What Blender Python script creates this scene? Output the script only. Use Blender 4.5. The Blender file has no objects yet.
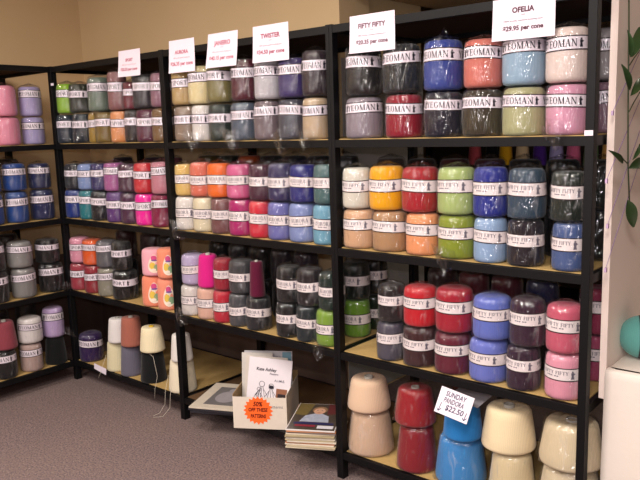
import bpy, math, random
from math import pi, sin, cos, atan2, hypot, sqrt
from mathutils import Vector, Matrix

scene = bpy.context.scene
COL = scene.collection
random.seed(7)

# ------------------------------------------------------------------ materials
def srgb(h):
    o = []
    for i in (0, 2, 4):
        v = int(h[i:i+2], 16) / 255.0
        o.append(v / 12.92 if v <= .04045 else ((v + .055) / 1.055) ** 2.4)
    return (*o, 1.0)

MATS = {}
def nodemat(name):
    m = bpy.data.materials.new(name); m.use_nodes = True
    nt = m.node_tree; nt.nodes.clear()
    out = nt.nodes.new('ShaderNodeOutputMaterial')
    return m, nt, out

def mix_color(nt, fac, a, b, blend='MIX'):
    n = nt.nodes.new('ShaderNodeMix'); n.data_type = 'RGBA'; n.blend_type = blend
    for sock, v in ((n.inputs[0], fac), (n.inputs[6], a), (n.inputs[7], b)):
        if isinstance(v, bpy.types.NodeSocket): nt.links.new(v, sock)
        else: sock.default_value = v
    return n.outputs[2]

def ramp(nt, src, stops):
    r = nt.nodes.new('ShaderNodeValToRGB'); e = r.color_ramp.elements
    e[0].position, e[0].color = stops[0][0], stops[0][1]
    e[1].position, e[1].color = stops[-1][0], stops[-1][1]
    for p, c in stops[1:-1]:
        k = e.new(p); k.color = c
    nt.links.new(src, r.inputs[0])
    return r.outputs[0]

def noise(nt, scale, detail=3, rough=.5, stretch=None, dist=0.0):
    tc = nt.nodes.new('ShaderNodeTexCoord'); src = tc.outputs['Object']
    if stretch:
        mp = nt.nodes.new('ShaderNodeMapping'); mp.inputs['Scale'].default_value = stretch
        nt.links.new(src, mp.inputs[0]); src = mp.outputs[0]
    n = nt.nodes.new('ShaderNodeTexNoise')
    n.inputs['Scale'].default_value = scale; n.inputs['Detail'].default_value = detail
    n.inputs['Roughness'].default_value = rough; n.inputs['Distortion'].default_value = dist
    nt.links.new(src, n.inputs['Vector'])
    return n.outputs['Fac']

def g(v): return (v, v, v, 1)

def simple(name, hexc, rough=.6, spec=.5, var=0.12, scale=30, bump=0.0, bscale=200, metallic=0.0, coat=0.0):
    if name in MATS: return MATS[name]
    m, nt, out = nodemat(name)
    b = nt.nodes.new('ShaderNodeBsdfPrincipled')
    b.inputs['Roughness'].default_value = rough
    b.inputs['Specular IOR Level'].default_value = spec
    b.inputs['Metallic'].default_value = metallic
    b.inputs['Coat Weight'].default_value = coat
    c = srgb(hexc)
    f = noise(nt, scale)
    lo = tuple(x * (1 - var) for x in c[:3]) + (1,); hi = tuple(min(1, x * (1 + var)) for x in c[:3]) + (1,)
    nt.links.new(mix_color(nt, f, lo, hi), b.inputs['Base Color'])
    if bump:
        bp = nt.nodes.new('ShaderNodeBump'); bp.inputs['Strength'].default_value = bump
        bp.inputs['Distance'].default_value = .002
        nt.links.new(noise(nt, bscale), bp.inputs['Height']); nt.links.new(bp.outputs[0], b.inputs['Normal'])
    nt.links.new(b.outputs[0], out.inputs[0])
    MATS[name] = m
    return m

def yarn_mat(hexc):
    key = 'yarn ' + hexc
    if key in MATS: return MATS[key]
    m, nt, out = nodemat(key)
    b = nt.nodes.new('ShaderNodeBsdfPrincipled')
    b.inputs['Roughness'].default_value = .85; b.inputs['Specular IOR Level'].default_value = .2
    b.inputs['Sheen Weight'].default_value = .15
    c = srgb(hexc)
    lum = .3 * c[0] + .6 * c[1] + .1 * c[2]
    k = .45 if lum < .03 else (.45 + .45 * (lum - .03) / .15 if lum < .18 else .9)
    c = tuple(v * k for v in c[:3]) + (1,)
    tc = nt.nodes.new('ShaderNodeTexCoord')
    hs = []
    for rot in (.22, -.22):
        mp = nt.nodes.new('ShaderNodeMapping'); mp.inputs['Rotation'].default_value = (0, rot, 0)
        nt.links.new(tc.outputs['Object'], mp.inputs[0])
        w = nt.nodes.new('ShaderNodeTexWave'); w.bands_direction = 'Z'
        w.inputs['Scale'].default_value = 120; w.inputs['Distortion'].default_value = 2.0
        w.inputs['Detail'].default_value = 2; w.inputs['Detail Scale'].default_value = 2
        nt.links.new(mp.outputs[0], w.inputs['Vector']); hs.append(w.outputs['Fac'])
    mul = nt.nodes.new('ShaderNodeMath'); mul.operation = 'MAXIMUM'
    nt.links.new(hs[0], mul.inputs[0]); nt.links.new(hs[1], mul.inputs[1])
    lo = tuple(x * .80 for x in c[:3]) + (1,); hi = tuple(min(1, x * 1.12) for x in c[:3]) + (1,)
    nt.links.new(mix_color(nt, mul.outputs[0], lo, hi), b.inputs['Base Color'])
    bp = nt.nodes.new('ShaderNodeBump'); bp.inputs['Strength'].default_value = .15; bp.inputs['Distance'].default_value = .001
    nt.links.new(mul.outputs[0], bp.inputs['Height']); nt.links.new(bp.outputs[0], b.inputs['Normal'])
    nt.links.new(b.outputs[0], out.inputs[0])
    MATS[key] = m
    return m

def film_mat():
    m, nt, out = nodemat('clear plastic film')
    tr = nt.nodes.new('ShaderNodeBsdfTransparent'); tr.inputs[0].default_value = (.93, .93, .94, 1)
    gl = nt.nodes.new('ShaderNodeBsdfGlossy'); gl.inputs['Roughness'].default_value = .13
    gl.inputs['Color'].default_value = (1, 1, 1, 1)
    df = nt.nodes.new('ShaderNodeBsdfDiffuse'); df.inputs['Color'].default_value = (.85, .82, .84, 1)
    def crease(sc, st, di):
        f = noise(nt, sc, 2, .5, st, di)
        a = nt.nodes.new('ShaderNodeMath'); a.operation = 'SUBTRACT'; a.inputs[1].default_value = .5; nt.links.new(f, a.inputs[0])
        c = nt.nodes.new('ShaderNodeMath'); c.operation = 'ABSOLUTE'; nt.links.new(a.outputs[0], c.inputs[0])
        return c.outputs[0]
    h1 = crease(15, (1, 1, .30), 1.2)
    h2 = crease(48, (1, 1, .45), .8)
    hz0 = noise(nt, 30, 3, .6, (1, 1, .25), 1.0)
    add = nt.nodes.new('ShaderNodeMath'); add.operation = 'MULTIPLY_ADD'; add.inputs[1].default_value = .25
    nt.links.new(h2, add.inputs[0]); nt.links.new(h1, add.inputs[2])
    bp = nt.nodes.new('ShaderNodeBump'); bp.inputs['Strength'].default_value = 1.0; bp.inputs['Distance'].default_value = .022
    nt.links.new(add.outputs[0], bp.inputs['Height'])
    nt.links.new(bp.outputs[0], gl.inputs['Normal'])
    lw = nt.nodes.new('ShaderNodeLayerWeight'); lw.inputs['Blend'].default_value = .35
    nt.links.new(bp.outputs[0], lw.inputs['Normal'])
    fac = nt.nodes.new('ShaderNodeMapRange'); fac.inputs['To Min'].default_value = .055; fac.inputs['To Max'].default_value = .36
    pw = nt.nodes.new('ShaderNodeMath'); pw.operation = 'POWER'; pw.inputs[1].default_value = 1.8
    nt.links.new(lw.outputs['Facing'], pw.inputs[0]); nt.links.new(pw.outputs[0], fac.inputs[0])
    m1 = nt.nodes.new('ShaderNodeMixShader'); nt.links.new(fac.outputs[0], m1.inputs[0])
    nt.links.new(tr.outputs[0], m1.inputs[1]); nt.links.new(gl.outputs[0], m1.inputs[2])
    hz = nt.nodes.new('ShaderNodeMapRange'); hz.inputs['From Min'].default_value = .60; hz.inputs['From Max'].default_value = .80
    hz.inputs['To Min'].default_value = .0; hz.inputs['To Max'].default_value = .22
    nt.links.new(hz0, hz.inputs[0])
    m2 = nt.nodes.new('ShaderNodeMixShader'); nt.links.new(hz.outputs[0], m2.inputs[0])
    nt.links.new(m1.outputs[0], m2.inputs[1]); nt.links.new(df.outputs[0], m2.inputs[2])
    nt.links.new(m2.outputs[0], out.inputs[0])
    return m

FILM = film_mat()
PAPER = simple('label paper', 'F2E6EE', .55, .4, .03)
PAPER2 = simple('label paper cream', 'EEE2E0', .55, .4, .03)
INK = simple('dark ink', '25222E', .7, .2, .05)
INKG = simple('grey ink', '6E6874', .7, .2, .05)
INKR = simple('faded red ink', 'C4788A', .7, .2, .05)
INKD = simple('plum grey ink', '7A5A66', .7, .2, .05)
LINE = simple('label border', '2A1F24', .7, .2, .05)
METAL = simple('black painted metal', '08070A', .5, .25, .15, 12)
BOARD = simple('raw particle board', 'B2945F', .8, .2, .12, 60, .2, 150)
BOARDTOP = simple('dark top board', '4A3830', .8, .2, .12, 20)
CARDB = simple('cardboard core', 'A8A49C', .8, .2, .1)
CORE_Y = simple('yellow plastic core', 'D8B030', .6, .3, .05)
WHITEC = simple('white card', 'EBE0EC', .55, .3, .02)

# ------------------------------------------------------------------ mesh helpers
class MB:
    def __init__(self): self.v = []; self.f = []; self.mi = []; self.smooth = []
    def add(self, verts, faces, mi=0, smooth=False):
        n = len(self.v); self.v += [tuple(p) for p in verts]
        for f in faces:
            self.f.append(tuple(i + n for i in f)); self.mi.append(mi); self.smooth.append(smooth)
    def box(self, a, b, mi=0):
        x0, y0, z0 = a; x1, y1, z1 = b
        self.add([(x0,y0,z0),(x1,y0,z0),(x1,y1,z0),(x0,y1,z0),(x0,y0,z1),(x1,y0,z1),(x1,y1,z1),(x0,y1,z1)],
                 [(0,3,2,1),(4,5,6,7),(0,1,5,4),(1,2,6,5),(2,3,7,6),(3,0,4,7)], mi)
    def lathe(self, prof, seg=32, mi=0, fn=None, closed=False):
        rings = []; vs = []
        for (r, z) in prof:
            for k in range(seg):
                t = 2 * pi * k / seg
                rr, zz = (r, z) if fn is None else fn(r, z, t)
                vs.append((rr * cos(t), rr * sin(t), zz))
        fs = []
        n = len(prof)
        for i in range(n - 1):
            for k in range(seg):
                a = i * seg + k; b = i * seg + (k + 1) % seg
                fs.append((a, b, b + seg, a + seg))
        self.add(vs, fs, mi, True)
    def tube(self, pts, rad, seg=8, mi=0):
        pts = [Vector(p) for p in pts]; vs = []; fs = []
        for i, p in enumerate(pts):
            d = (pts[min(i + 1, len(pts) - 1)] - pts[max(i - 1, 0)]).normalized()
            a = d.orthogonal().normalized() if i == 0 else (a - d * a.dot(d)).normalized()
            b = d.cross(a)
            rr = rad[i] if isinstance(rad, (list, tuple)) else rad
            for k in range(seg):
                t = 2 * pi * k / seg
                vs.append(p + a * (rr * cos(t)) + b * (rr * sin(t)))
        for i in range(len(pts) - 1):
            for k in range(seg):
                q = i * seg + k; s = i * seg + (k + 1) % seg
                fs.append((q, s, s + seg, q + seg))
        fs.append(tuple(range(seg - 1, -1, -1))); fs.append(tuple((len(pts) - 1) * seg + k for k in range(seg)))
        self.add(vs, fs, mi, True)
    def build(self, name, mats, parent=None, bevel=0.0, loc=None, rot=None):
        me = bpy.data.meshes.new(name); me.from_pydata(self.v, [], self.f)
        if not isinstance(mats, (list, tuple)): mats = [mats]
        for m in mats: me.materials.append(m)
        me.polygons.foreach_set('material_index', self.mi)
        me.polygons.foreach_set('use_smooth', self.smooth)
        me.update()
        o = bpy.data.objects.new(name, me); COL.objects.link(o)
        if parent: o.parent = parent
        if loc: o.location = loc
        if rot: o.rotation_euler = rot
        if bevel:
            b = o.modifiers.new('bevel', 'BEVEL'); b.width = bevel; b.segments = 2; b.limit_method = 'ANGLE'
        return o

def tag(o, label=None, cat=None, group=None, kind=None):
    if label: o['label'] = label
    if cat: o['category'] = cat
    if group: o['group'] = group
    if kind: o['kind'] = kind
    return o

def thing(name, label, cat, loc=(0, 0, 0), rotz=0, group=None):
    o = bpy.data.objects.new(name, None); COL.objects.link(o)
    o.empty_display_size = .05; o.location = loc; o.rotation_euler = (0, 0, rotz)
    return tag(o, label, cat, group)

# ------------------------------------------------------------------ serif lettering, as filled strokes on a unit height
def glyph(ch):
    T, t, s = .17, .07, .055      # thick, thin, serif thickness
    q = []
    def bar(x0, y0, x1, y1, w):   # slanted bar, horizontal width w
        q.append([(x0 - w/2, y0), (x0 + w/2, y0), (x1 + w/2, y1), (x1 - w/2, y1)])
    def hb(x0, x1, y, w=t): q.append([(x0, y - w/2), (x1, y - w/2), (x1, y + w/2), (x0, y + w/2)])
    def srf(x, y, w=.3): y0 = 0 if y == 0 else 1 - s; q.append([(x - w/2, y0), (x + w/2, y0), (x + w/2, y0 + s), (x - w/2, y0 + s)])
    def arc(cx, cy, rx, ry, a0, a1, thick=T, n=8):
        for i in range(n):
            a = a0 + (a1 - a0) * i / n; b = a0 + (a1 - a0) * (i + 1) / n
            def w(u): return t * .8 + (thick - t * .8) * abs(cos(u)) 
            q.append([(cx + (rx) * cos(a), cy + ry * sin(a)), (cx + rx * cos(b), cy + ry * sin(b)),
                      (cx + (rx - w(b)) * cos(b), cy + (ry - t) * sin(b)), (cx + (rx - w(a)) * cos(a), cy + (ry - t) * sin(a))])
    W = .7
    if ch == 'Y':
        W = .8; bar(.4, 0, .4, .5, T); bar(.4, .45, .14, 1, T); bar(.4, .45, .68, 1, t * 1.3); srf(.4, 0); srf(.14, 1); srf(.67, 1, .24)
    elif ch == 'E':
        W = .68; bar(.17, 0, .17, 1, T); hb(.05, .6, .04); hb(.05, .6, .96); hb(.2, .48, .52); bar(.6, 0, .6, .24, .06); bar(.58, .78, .58, 1, .06); bar(.48, .4, .48, .64, .05)
    elif ch == 'F':
        W = .64; bar(.17, 0, .17, 1, T); hb(.05, .58, .96); hb(.2, .46, .52); bar(.57, .76, .57, 1, .06); bar(.46, .4, .46, .64, .05); srf(.17, 0)
    elif ch == 'O':
        W = .84; arc(.42, .5, .38, .52, 0, 2 * pi, T * 1.1, 16)
    elif ch == 'M':
        W = 1.0; bar(.14, 0, .14, 1, t * 1.2); bar(.84, 0, .84, 1, T); bar(.5, 0, .16, 1, T); bar(.5, 0, .82, 1, t); srf(.14, 0, .24); srf(.84, 0, .28); srf(.12, 1, .22); srf(.86, 1, .24)
    elif ch == 'A':
        W = .82; bar(.12, 0, .4, 1, t); bar(.66, 0, .4, 1, T); hb(.2, .56, .34, .06); srf(.12, 0, .24); srf(.67, 0, .28)
    elif ch == 'N':
        W = .86; bar(.14, 0, .14, 1, t * 1.2); bar(.74, 0, .74, 1, t * 1.2); bar(.72, 0, .16, 1, T); srf(.14, 0, .24); srf(.1, 1, .2); srf(.74, 1, .24)
    elif ch == 'S':
        W = .6; arc(.3, .74, .25, .27, .35, 1.5 * pi, T, 9); arc(.3, .27, .26, .28, -pi * .85, pi * .5, T, 9)
    elif ch in 'PR':
        W = .7; bar(.17, 0, .17, 1, T); arc(.3, .74, .32, .27, -pi/2, pi/2, T, 7); hb(.1, .32, .965); hb(.2, .32, .51); srf(.17, 0)
        if ch == 'R': W = .78; bar(.68, 0, .4, .5, T); srf(.7, 0, .18)
    elif ch == 'T':
        W = .72; bar(.35, 0, .35, 1, T); hb(.04, .66, .96); bar(.06, .74, .06, 1, .06); bar(.64, .74, .64, 1, .06); srf(.35, 0)
    elif ch == 'U':
        W = .8; bar(.16, .3, .16, 1, T); bar(.66, .3, .66, 1, t * 1.2); arc(.41, .32, .335, .34, pi, 2 * pi, T, 8); srf(.16, 1); srf(.66, 1, .24)
    elif ch == 'I':
        W = .36; bar(.18, 0, .18, 1, T); srf(.18, 0); srf(.18, 1)
    elif ch == ' ': W = .4
    return q, W

def word_quads(word, height, width):
    q = []; x = 0
    for ch in word:
        gq, w = glyph(ch)
        q += [[(x + a, b) for a, b in p] for p in gq]; x += w + .04
    k = width / x
    return [[(a * k, b * height) for a, b in p] for p in q]

def figure_quads(height):
    # small standing figure printed after the word
    pts = [[(-.10, .80), (.10, .80), (.12, .98), (-.10, .98)], [(-.16, .45), (.14, .45), (.20, .78), (-.18, .78)],
           [(-.20, .0), (.20, .0), (.12, .47), (-.12, .47)], [(.12, .5), (.34, .62), (.32, .70), (.12, .66)]]
    return [[(a * height, b * height) for a, b in p] for p in pts]

# ------------------------------------------------------------------ yarn cones
P_CYL = [(0, 0), (.80, 0), (.94, .025), (.99, .08), (1, .16), (.995, .5), (.975, .75), (.955, .86), (.90, .94), (.76, .982), (.42, .99), (.2, .97), (0, .965)]
P_CONE = [(0, 0), (.90, 0), (.985, .035), (1, .09), (.965, .3), (.905, .55), (.845, .78), (.81, .89), (.74, .95), (.60, .98), (.3, .955), (.17, .94), (0, .94)]
P_TALL = [(0, 0), (.93, 0), (1, .03), (.99, .10), (.93, .4), (.86, .7), (.80, .93), (.74, .975), (.5, .985), (.2, .97), (0, .965)]

def prof_r(prof, zf):
    best = None
    pts = [p for p in prof[1:] if p[1] <= .9]
    for (r0, z0), (r1, z1) in zip(pts, pts[1:]):
        if z0 <= zf <= z1 and z1 > z0:
            return r0 + (r1 - r0) * (zf - z0) / (z1 - z0)
    return pts[-1][0]

CAM = Vector((3.8116, -2.1726, 1.4643))

def band_part(parent, kind, prof, R, H, ang, rnd, offs):
    mb = MB(); seg = 40
    if kind == 'Y': z1, z0, word, th, tw, pm, ink = .83, .565, 'YEOMAN', .50, 1.62, PAPER, INK
    elif kind == 'S': z1, z0, word, th, tw, pm, ink = .76, .49, 'SPORT', .46, 1.35, PAPER, INK
    elif kind == 'A': z1, z0, word, th, tw, pm, ink = .66, .37, 'AURORA', .34, 1.3, PAPER2, INKG
    else: z1, z0, word, th, tw, pm, ink = .73, .44, 'FIFTY FIFTY', .26, 1.45, PAPER2, INKG
    j = rnd.uniform(-.035, .035); z0 += j + offs; z1 += j + offs
    tilt = rnd.uniform(-.03, .03) * R * 2; ta = rnd.uniform(0, 6.28)
    def P(th_, z, out=0.0):
        zz = z * H + tilt * cos(th_ - ta)
        r = prof_r(prof, z) * R * 1.018 + out
        return (r * cos(th_), r * sin(th_), zz)
    edge = .028
    zs = [z0, z0 + edge * .8, (z0 + z1) / 2, z1 - edge * .8, z1]
    vs = [P(2 * pi * k / seg, z) for z in zs for k in range(seg)]
    for i in range(4):
        fs = [(i * seg + k, i * seg + (k + 1) % seg, (i + 1) * seg + (k + 1) % seg, (i + 1) * seg + k) for k in range(seg)]
        n = len(mb.v)
        mb.add(vs if i == 0 else [], [tuple(f) for f in fs] if i == 0 else [], 1 if i in (0, 3) else 0, True)
        if i:
            for f in fs: mb.f.append(f); mb.mi.append(1 if i == 3 else 0); mb.smooth.append(True)
    bh = (z1 - z0) * H
    hh = bh * th; wq = word_quads(word, hh, tw * R)
    yb = {'Y': .25, 'S': .27, 'A': .42, 'F': .50}[kind]
    for rep in range(3):
        a0 = ang + rep * 2.2 - .81
        def put(quads, x0, ybase):
            for q in quads:
                vv = [P(a0 + (x0 + x) / R, z0 + (ybase * bh + y) / H, .0007) for x, y in q]
                mb.add(vv, [tuple(range(len(vv)))], 2)
        put(wq, 0, yb)
        put(figure_quads(bh * .62), tw * R + bh * .28, .19)
        if kind in 'AF':   # small second line under the word
            put([[(0, 0), (.012, 0), (.012, bh * .07), (0, bh * .07)]] and
                [[(x * R, 0), ((x + .1) * R, 0), ((x + .1) * R, bh * .07), (x * R, bh * .07)] for x in (.25, .38, .51, .70, .83)], 0, yb - .17)
    # ink index 2 ; figure uses the same dark ink as the word
    return mb.build('paper_band', [pm, LINE, ink], parent)

def oval_part(parent, prof, R, H, ang):
    mb = MB()
    cols = [simple('oval label cream', 'E8D8C4', .5), simple('oval label magenta', 'C8457E', .5),
            simple('oval label yellow', 'D9B84A', .5), simple('oval label green', '7E9A78', .5), simple('oval label violet', '7A4A90', .5)]
    def blob(cu, cv, ru, rv, mi, out, pear=0.0):
        n = 22; vs = []
        for k in range(n):
            t = 2 * pi * k / n
            u = ru * cos(t) * (1 - pear * sin(t)); v = rv * sin(t)
            z = cv + v; r = prof_r(prof, z) * R * 1.012 + out
            a = ang + (cu + u)
            vs.append((r * cos(a), r * sin(a), z * H))
        z = cv; r = prof_r(prof, z) * R * 1.012 + out
        vs.append((r * cos(ang + cu), r * sin(ang + cu), z * H))
        mb.add(vs, [(k, (k + 1) % n, n) for k in range(n)], mi)
    blob(0, .47, .50, .34, 0, .0004, .35)
    blob(-.02, .68, .24, .10, 1, .0010)
    blob(.02, .60, .26, .03, 4, .0015)
    blob(-.16, .40, .24, .13, 2, .0010)
    blob(.20, .33, .26, .12, 3, .0013)
    blob(-.08, .25, .20, .05, 0, .0016)
    return mb.build('oval_label', cols, parent)

def film_part(parent, prof, R, H, rnd, extra, front):
    mb = MB(); seg = 56
    ph = [rnd.uniform(0, 6.28) for _ in range(8)]
    ks = [rnd.choice([7, 8, 9]), rnd.choice([12, 13, 14]), rnd.choice([3, 4])]
    pr = [(max(.25, r) if z < .02 else r, z) for r, z in prof if not (r < .3 and z > .9)] 
    pr = [(.3, -.0)] + pr[1:] + [(.3, 1.0), (.04, 1.01)]
    pts = []
    for (r0, z0), (r1, z1) in zip(pr, pr[1:]):
        m = 3 if abs(z1 - z0) > .2 else (2 if abs(z1 - z0) > .1 else 1)
        for i in range(m): pts.append((r0 + (r1 - r0) * i / m, z0 + (z1 - z0) * i / m))
    pts.append(pr[-1])
    def fn(r, z, t):
        amp = .026 + .016 * abs(2 * z - 1)
        d = sin(ks[0] * t + ph[0] + 3 * z) * .5 + sin(ks[1] * t + ph[1] - 5 * z) * .35 + sin(ks[2] * t + ph[2] + 7 * z) * .4
        d += rnd.uniform(-.35, .35) * (1 if .02 < z < .97 else .4); t += rnd.uniform(-.02, .02)
        if z < .2: d += 2.2 * (1 - z / .2) * max(0, sin(ks[2] * t + ph[1])) ** 2
        top = 0
        if z > .9: top = (.055 * abs(sin(2.5 * t + ph[3])) + .03 * abs(sin(6 * t + ph[7]))) * (1.1 - r) + .008
        d += .5 * sin(ks[1] * 1.0 * t + 9 * z + ph[6]) * sin(8 * z + ph[7]); rr = (r * 1.05 + amp * d * min(1, r * 1.5)) * R
        return rr, (max(0.0015 / H, z * 1.012) + top) * H
    mb.lathe(pts, seg, 0, fn)
    # stiff creased film: most facets stay flat
    mb.smooth = [rnd.random() < .8 for _ in mb.smooth]
    # loose gathered film
    def tuft(base, direction, length, w):
        b = Vector(base); d = Vector(direction).normalized(); s = d.orthogonal().normalized(); u = d.cross(s)
        n = 14; rings = 5; vs = []
        for i in range(rings):
            f = i / (rings - 1)
            for k in range(n):
                t = 2 * pi * k / n
                wob = 1 + .35 * sin(3 * t + ph[4] + 2 * f) + .2 * sin(5 * t + ph[5])
                rr = w * (1 - f ** 2) ** .8 * (1 - .45 * f) * wob + .002
                vs.append(b + d * (length * f) + s * (rr * cos(t)) + u * (rr * .55 * sin(t)) + Vector((0, 0, .006 * sin(6 * f + ph[6]))))
        fs = [(i * n + k, i * n + (k + 1) % n, (i + 1) * n + (k + 1) % n, (i + 1) * n + k) for i in range(rings - 1) for k in range(n)]
        mb.add(vs, fs, 0, True)
    fx, fy = cos(front), sin(front)
    if 'T' in extra: tuft((0, 0, H * .97), (.1, 0, 1), .045, R * .5)
    if 'D' in extra: tuft((fx * R * .80, fy * R * .80, H * .16), (fx * .55, fy * .55, -1), .085, R * .85)
    if 'R' in extra: tuft((fx * R * .8 - fy * R * .5, fy * R * .8 + fx * R * .5, H * .18), (fx * .7 - fy, fy * .7 + fx, -.75), .085, R * .5)
    return mb.build('plastic_wrap', FILM, parent)

BAYW = {'A': "left side bay", 'B': "far bay", 'C': "middle bay", 'D': "nearest bay"}
SHW = {1: 'top shelf', 2: 'second shelf', 3: 'third shelf', 4: 'bottom shelf'}

def make_cone(bay, sh, layer, cname, hexc, kind, x, y, z0, h, r, extra, rank='front', behind=None):
    rnd = random.Random(int(x * 7919) + int(z0 * 6131) + int(y * 977))
    if rank == 'front':
        wrapd = {'B': 'bare', 'O': 'picture-labelled', 'K': 'plastic-wrapped'}.get(kind, 'plastic-wrapped')
        lab = f"{cname} {wrapd} yarn cone, {layer} row on the {BAYW[bay]}'s {SHW[sh]}"
    else:
        lab = f"{cname} yarn cone behind the {behind} one, {layer} row, {BAYW[bay]}'s {SHW[sh]}"
    t = thing('yarn_cone', lab, 'yarn cone', (x, y, z0), 0, f"yarn cones on the {SHW[sh]} of the {BAYW[bay]}" if rank == 'front' else f"back row yarn cones on the {SHW[sh]} of the {BAYW[bay]}")
    wrapped = kind not in 'BO'
    if kind in 'BK': prof = P_TALL if r < .055 or (kind == 'B' and bay == 'B') else P_CONE
    else: prof = P_CYL
    H = h * (.965 if wrapped else .985); R = r * (.965 if wrapped else .99)
    mb = MB(); mb.lathe([(a * R, b * H) for a, b in prof], 36)
    mb.build('yarn', yarn_mat(hexc), t)
    ang = atan2(CAM.y - y, CAM.x - x)
    if kind in 'YSAF': band_part(t, kind, prof, R, H, ang + rnd.uniform(-.60, -.10), rnd, 0)
    if kind == 'O': oval_part(t, prof, R, H, ang)
    if kind in 'BK' and layer == 'upper':
        c = MB(); rr = R * .2
        zt = 1.015 if not wrapped else .985
        c.lathe([(rr, H * .92), (rr, H * zt), (rr * .8, H * zt), (rr * .7, H * .93), (0.0005, H * .93)], 18)
        c.build('cone_core', CORE_Y if (bay == 'B' and cname == 'cream') else CARDB, t)
    if wrapped:
        front = -pi / 2 if bay != 'A' else 0
        film_part(t, prof, R, H, rnd, extra, front)
    return t

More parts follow.
